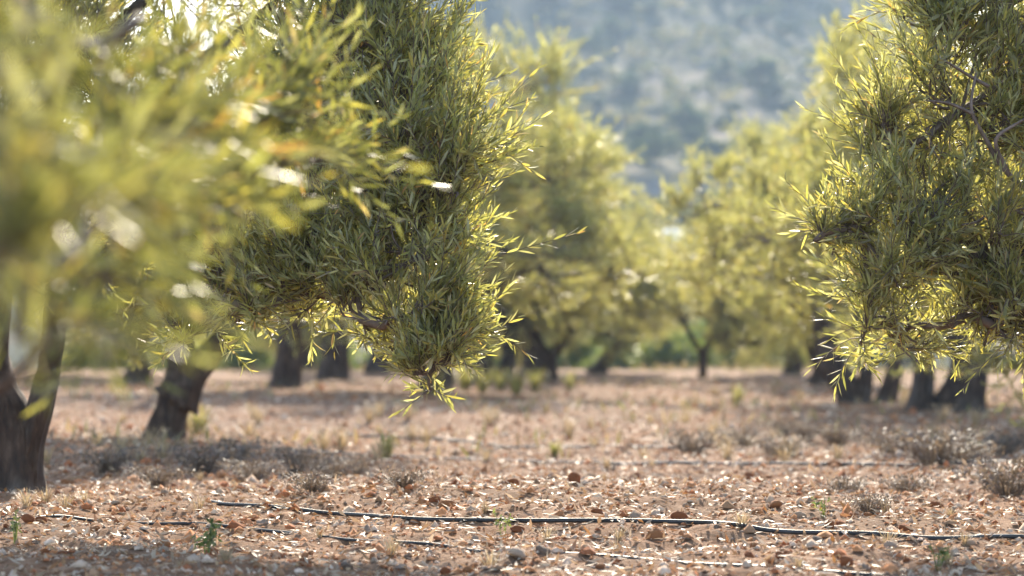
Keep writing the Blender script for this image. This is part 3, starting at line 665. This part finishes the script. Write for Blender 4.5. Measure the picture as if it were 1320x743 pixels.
def bole(h, r):
    mb = MB(); tube(mb, catmull([(0, 0, -.1), (.03, 0, h * .4), (-.02, .02, h)], 8), np.linspace(r, r * .5, 8), 7, .3, 1); return mb.mesh('trunk', M_bark, True)
bsm = bole(.7, .05)
def shrub(name, x, y, s, me, label, cat, group=None, sz=1.0, lift=0.0):
    root = bpy.data.objects.new(name, None); COL.objects.link(root); root.location = (x, y, gz(x, y) - .03); tag(root, label, cat, group)
    obj('crown', me, root, (0, 0, lift * s), RG.uniform(0, 6.28), (s, s, s * sz)); obj('trunk', bsm, root, sc=(s, s, s * (1 + lift)))
for px, d, s in ((880, 61, 1.3), (925, 63, 1.5), (975, 60, 1.2), (1020, 64, 1.5), (845, 66, 1.4), (655, 62, 1.3), (730, 63, 1.3), (1065, 62, 1.3), (790, 65, 1.3), (560, 63, 1.3), (520, 64, 1.4), (1290, 66, 1.2), (310, 62, 1.4), (240, 64, 1.3), (130, 60, 1.3), (400, 64, 1.5),
                 (690, 84, 2.2), (760, 88, 2.4), (810, 80, 2.1), (860, 90, 2.4), (930, 86, 2.3), (1000, 84, 2.2), (620, 86, 2.3), (1070, 90, 2.4), (730, 100, 2.6), (890, 105, 2.6), (790, 108, 2.7), (540, 90, 2.4), (440, 88, 2.4), (350, 90, 2.4), (200, 86, 2.3), (960, 108, 2.6)):
    shrub('sunlit_shrub', (px - 660) / FPX * d, d, s, bsh[RG.integers(2)], 'bright yellow green shrub at the far edge of the orchard' if d < 70 else 'tall bright shrub in the hollow beyond the orchard edge', 'shrub', 'bright shrubs at the orchard edge' if d < 70 else 'bright shrubs in the hollow', 1.0)
for k in range(26):                                                        # dark trees along the track
    px = 560 + k * 24 + RG.uniform(-9, 9); d = RG.uniform(214, 226); s = RG.uniform(1.5, 2.4)
    shrub('dark_tree', (px - 660) / FPX * d, d, s, dsh[RG.integers(3)], 'dark green bushy tree in the belt below the grey wall', 'tree', 'dark trees below the grey wall', 1.0, .25)
for px, d, s in ((838, 262, 2.2), (895, 290, 3.2), (700, 330, 3.0), (760, 360, 2.8), (980, 330, 3.0), (640, 400, 3.2)):
    shrub('dark_tree', (px - 660) / FPX * d, d, s, dsh[RG.integers(3)], 'large dark tree standing out on the terraced slope', 'tree', 'large dark trees on the terraced slope', .9, .2)
k = 0
while k < 285:
    px = RG.uniform(560, 1240); d = RG.uniform(262, 500) if k > 40 else RG.uniform(100, 205); x = (px - 660) / FPX * d
    if vnoise(x / 22, d / 16, 31) < RG.uniform(-.6, .15): continue
    k += 1
    dk = RG.random() > .5; sz = RG.uniform(.9, 3.0)
    lb = ('large ' if sz > 2.2 else 'small ') + ('dark green' if dk else 'grey green') + ' scrub bush ' + ('on the rising ground below the dirt track' if d < 210 else 'on the lower terraces above the grey wall' if d < 330 else 'on the middle terraces of the hazy hillside' if d < 420 else 'high on the hazy hillside')
    shrub('hillside_shrub', x, d, sz, (dsh if dk else msh)[RG.integers(3)], lb, 'shrub', lb, .85)
# low scrub cover that nobody could count
n = 2600; d = np.sqrt(RG.uniform(256 ** 2, 540 ** 2, n)); x = (RG.uniform(480, 1330, n) - 660) / FPX * d
ok = vnoise(x / 9, d / 22, 41) + .6 * vnoise(x / 25, d / 60, 42) > RG.uniform(-.35, .25, n); x, d = x[ok], d[ok]; n = len(x); z = terrain(x, d); q = 34
r = RG.uniform(.5, 1.7, n); cc = np.array([(.05, .06, .03), (.085, .09, .045), (.14, .125, .05), (.10, .085, .07), (.19, .15, .06)])[RG.integers(0, 5, n)]
B = np.repeat(np.stack([x, d, z], -1), q, 0) + nrm(RG.normal(size=(n * q, 3))) * np.repeat(r, q)[:, None] * RG.uniform(.3, 1, (n * q, 1)) * [1.3, 1.3, .55]; B[:, 2] += np.repeat(r, q) * .4
D = nrm(RG.normal(size=(n * q, 3)) + [0, 0, .4]); Nn = RG.normal(size=(n * q, 3)); Nn = nrm(Nn - D * (Nn * D).sum(-1, keepdims=True)); L = RG.uniform(.3, .7, n * q)
V, F, C = leaf_mesh_arrays(B, D, Nn, L, L * .35, RG.normal(0, .1, n * q), np.repeat(cc, q, 0) * RG.uniform(.8, 1.2, (n * q, 1)), False)
tag(obj('scrub_cover', mesh_np('scrub_cover', V, F, M_weed, C)), 'low mottled scrub covering the hazy hillside', 'scrub', kind='stuff')
# dry stone walls
def wall(px0, px1, d, h, label, seed, group=None):
    x0, x1 = (px0 - 660) / FPX * d, (px1 - 660) / FPX * d; n = 24; rg = np.random.default_rng(seed); mb = MB()
    xs = np.linspace(x0, x1, n); ys = d + rg.normal(0, .15, n); zb = terrain(xs, ys) - .8; zt = terrain(xs, ys + .6) + h + rg.normal(0, .10, n)
    V = np.concatenate([np.stack([xs, ys, zb], -1), np.stack([xs, ys + .1, zt], -1), np.stack([xs, ys + .7, zt], -1), np.stack([xs, ys + .8, zb], -1)])
    i = np.arange(n - 1); F = np.concatenate([np.stack([i + a * n, i + 1 + a * n, i + 1 + (a + 1) * n, i + (a + 1) * n], -1) for a in range(3)] + [np.array([(0, n, 2 * n, 3 * n), (n - 1, 4 * n - 1, 3 * n - 1, 2 * n - 1)])])
    mb.add(V, F); o = obj('dry_stone_terrace', mb.mesh('dry_stone_terrace', M_stonewall)); tag(o, label, 'wall', group)
wall(815, 945, 246.0, 1.6, 'long grey retaining wall above the belt of dark trees', 1)
for q, (a0, a1, d) in enumerate(((640, 735, 300), (800, 880, 318), (900, 990, 350), (700, 800, 392))):
    wall(a0, a1, d, .35, 'grey dry stone terrace wall on the hazy hillside', 10 + q, 'terrace walls on the hillside')
# pale dirt track and small white shed below the trees
xs = np.linspace(2, 26, 40); mb = MB(); tv = []
for x_ in xs:
    yc = 196 - (x_ - 8) * .9
    for o_ in (-3.2, 3.2): tv.append((x_ + o_ * .5, yc + o_, float(terrain(x_ + o_ * .5, yc + o_)) + .25))
i = np.arange(39) * 2; mb.add(np.array(tv), np.stack([i, i + 1, i + 3, i + 2], -1)[:, ::-1])
tag(obj('dirt_track', mb.mesh('dirt_track', M_track)), kind='structure', label='pale dirt track below the belt of dark trees')
def box(mb, c, s):
    c = np.array(c); s = np.array(s) / 2
    V = np.array([(x_, y_, z_) for x_ in (-1, 1) for y_ in (-1, 1) for z_ in (-1, 1)]) * s + c
    mb.add(V, [(0, 1, 3, 2), (4, 6, 7, 5), (0, 4, 5, 1), (2, 3, 7, 6), (0, 2, 6, 4), (1, 5, 7, 3)])
sx, sy = (872 - 660) / FPX * 205, 205.0
sh = bpy.data.objects.new('shed', None); COL.objects.link(sh); sh.location = (sx, sy, gz(sx, sy) - .1); tag(sh, 'small white shed beside the pale dirt track', 'shed')
mb = MB(); box(mb, (0, 0, .85), (2.6, 2.2, 1.7)); obj('wall', mb.mesh('wall', M_white), sh)
mb = MB(); mb.add([(-1.5, -1.3, 1.702), (1.5, -1.3, 1.702), (1.5, 1.3, 1.702), (-1.5, 1.3, 1.702), (-1.5, 0, 2.3), (1.5, 0, 2.3)], [(0, 1, 5, 4), (2, 3, 4, 5), (0, 3, 2, 1)], [(0, 4, 3), (1, 2, 5)]); obj('roof', mb.mesh('roof', M_white), sh)
mb = MB(); box(mb, (.4, -1.12, .7), (.8, .06, 1.4)); obj('door', mb.mesh('door', M_wood), sh)
# pale road seen to the right under the branches
mb = MB(); xs = np.linspace(9.5, 60, 30); tv = []
for x_ in xs:
    for y_ in (50.0, 54.0): tv.append((x_, y_, gz(x_, y_) + .09))
i = np.arange(29) * 2; mb.add(np.array(tv), np.stack([i, i + 2, i + 3, i + 1], -1)); tag(obj('road', mb.mesh('road', M_track)), kind='structure', label='pale road at the edge of the orchard')

# ------------------------------------------------------------------ haze
zmax = max(float(np.max(V[:, 2])) if False else 0, 118.0)
mb = MB(); box(mb, (0, 345, (zmax - 6) / 2), (900, 800, zmax + 6))
m = bpy.data.materials.new('haze'); m.use_nodes = True; t = m.node_tree
for q in list(t.nodes):
    if q.type != 'OUTPUT_MATERIAL': t.nodes.remove(q)
v = t.nodes.new('ShaderNodeVolumePrincipled'); v.inputs['Density'].default_value = .00046; v.inputs['Color'].default_value = (.58, .76, 1, 1); v.inputs['Anisotropy'].default_value = .2
t.links.new(v.outputs[0], t.nodes['Material Output'].inputs['Volume'])
tag(obj('haze', mb.mesh('haze', m)), 'thin bluish haze filling the valley air', 'haze', kind='stuff')
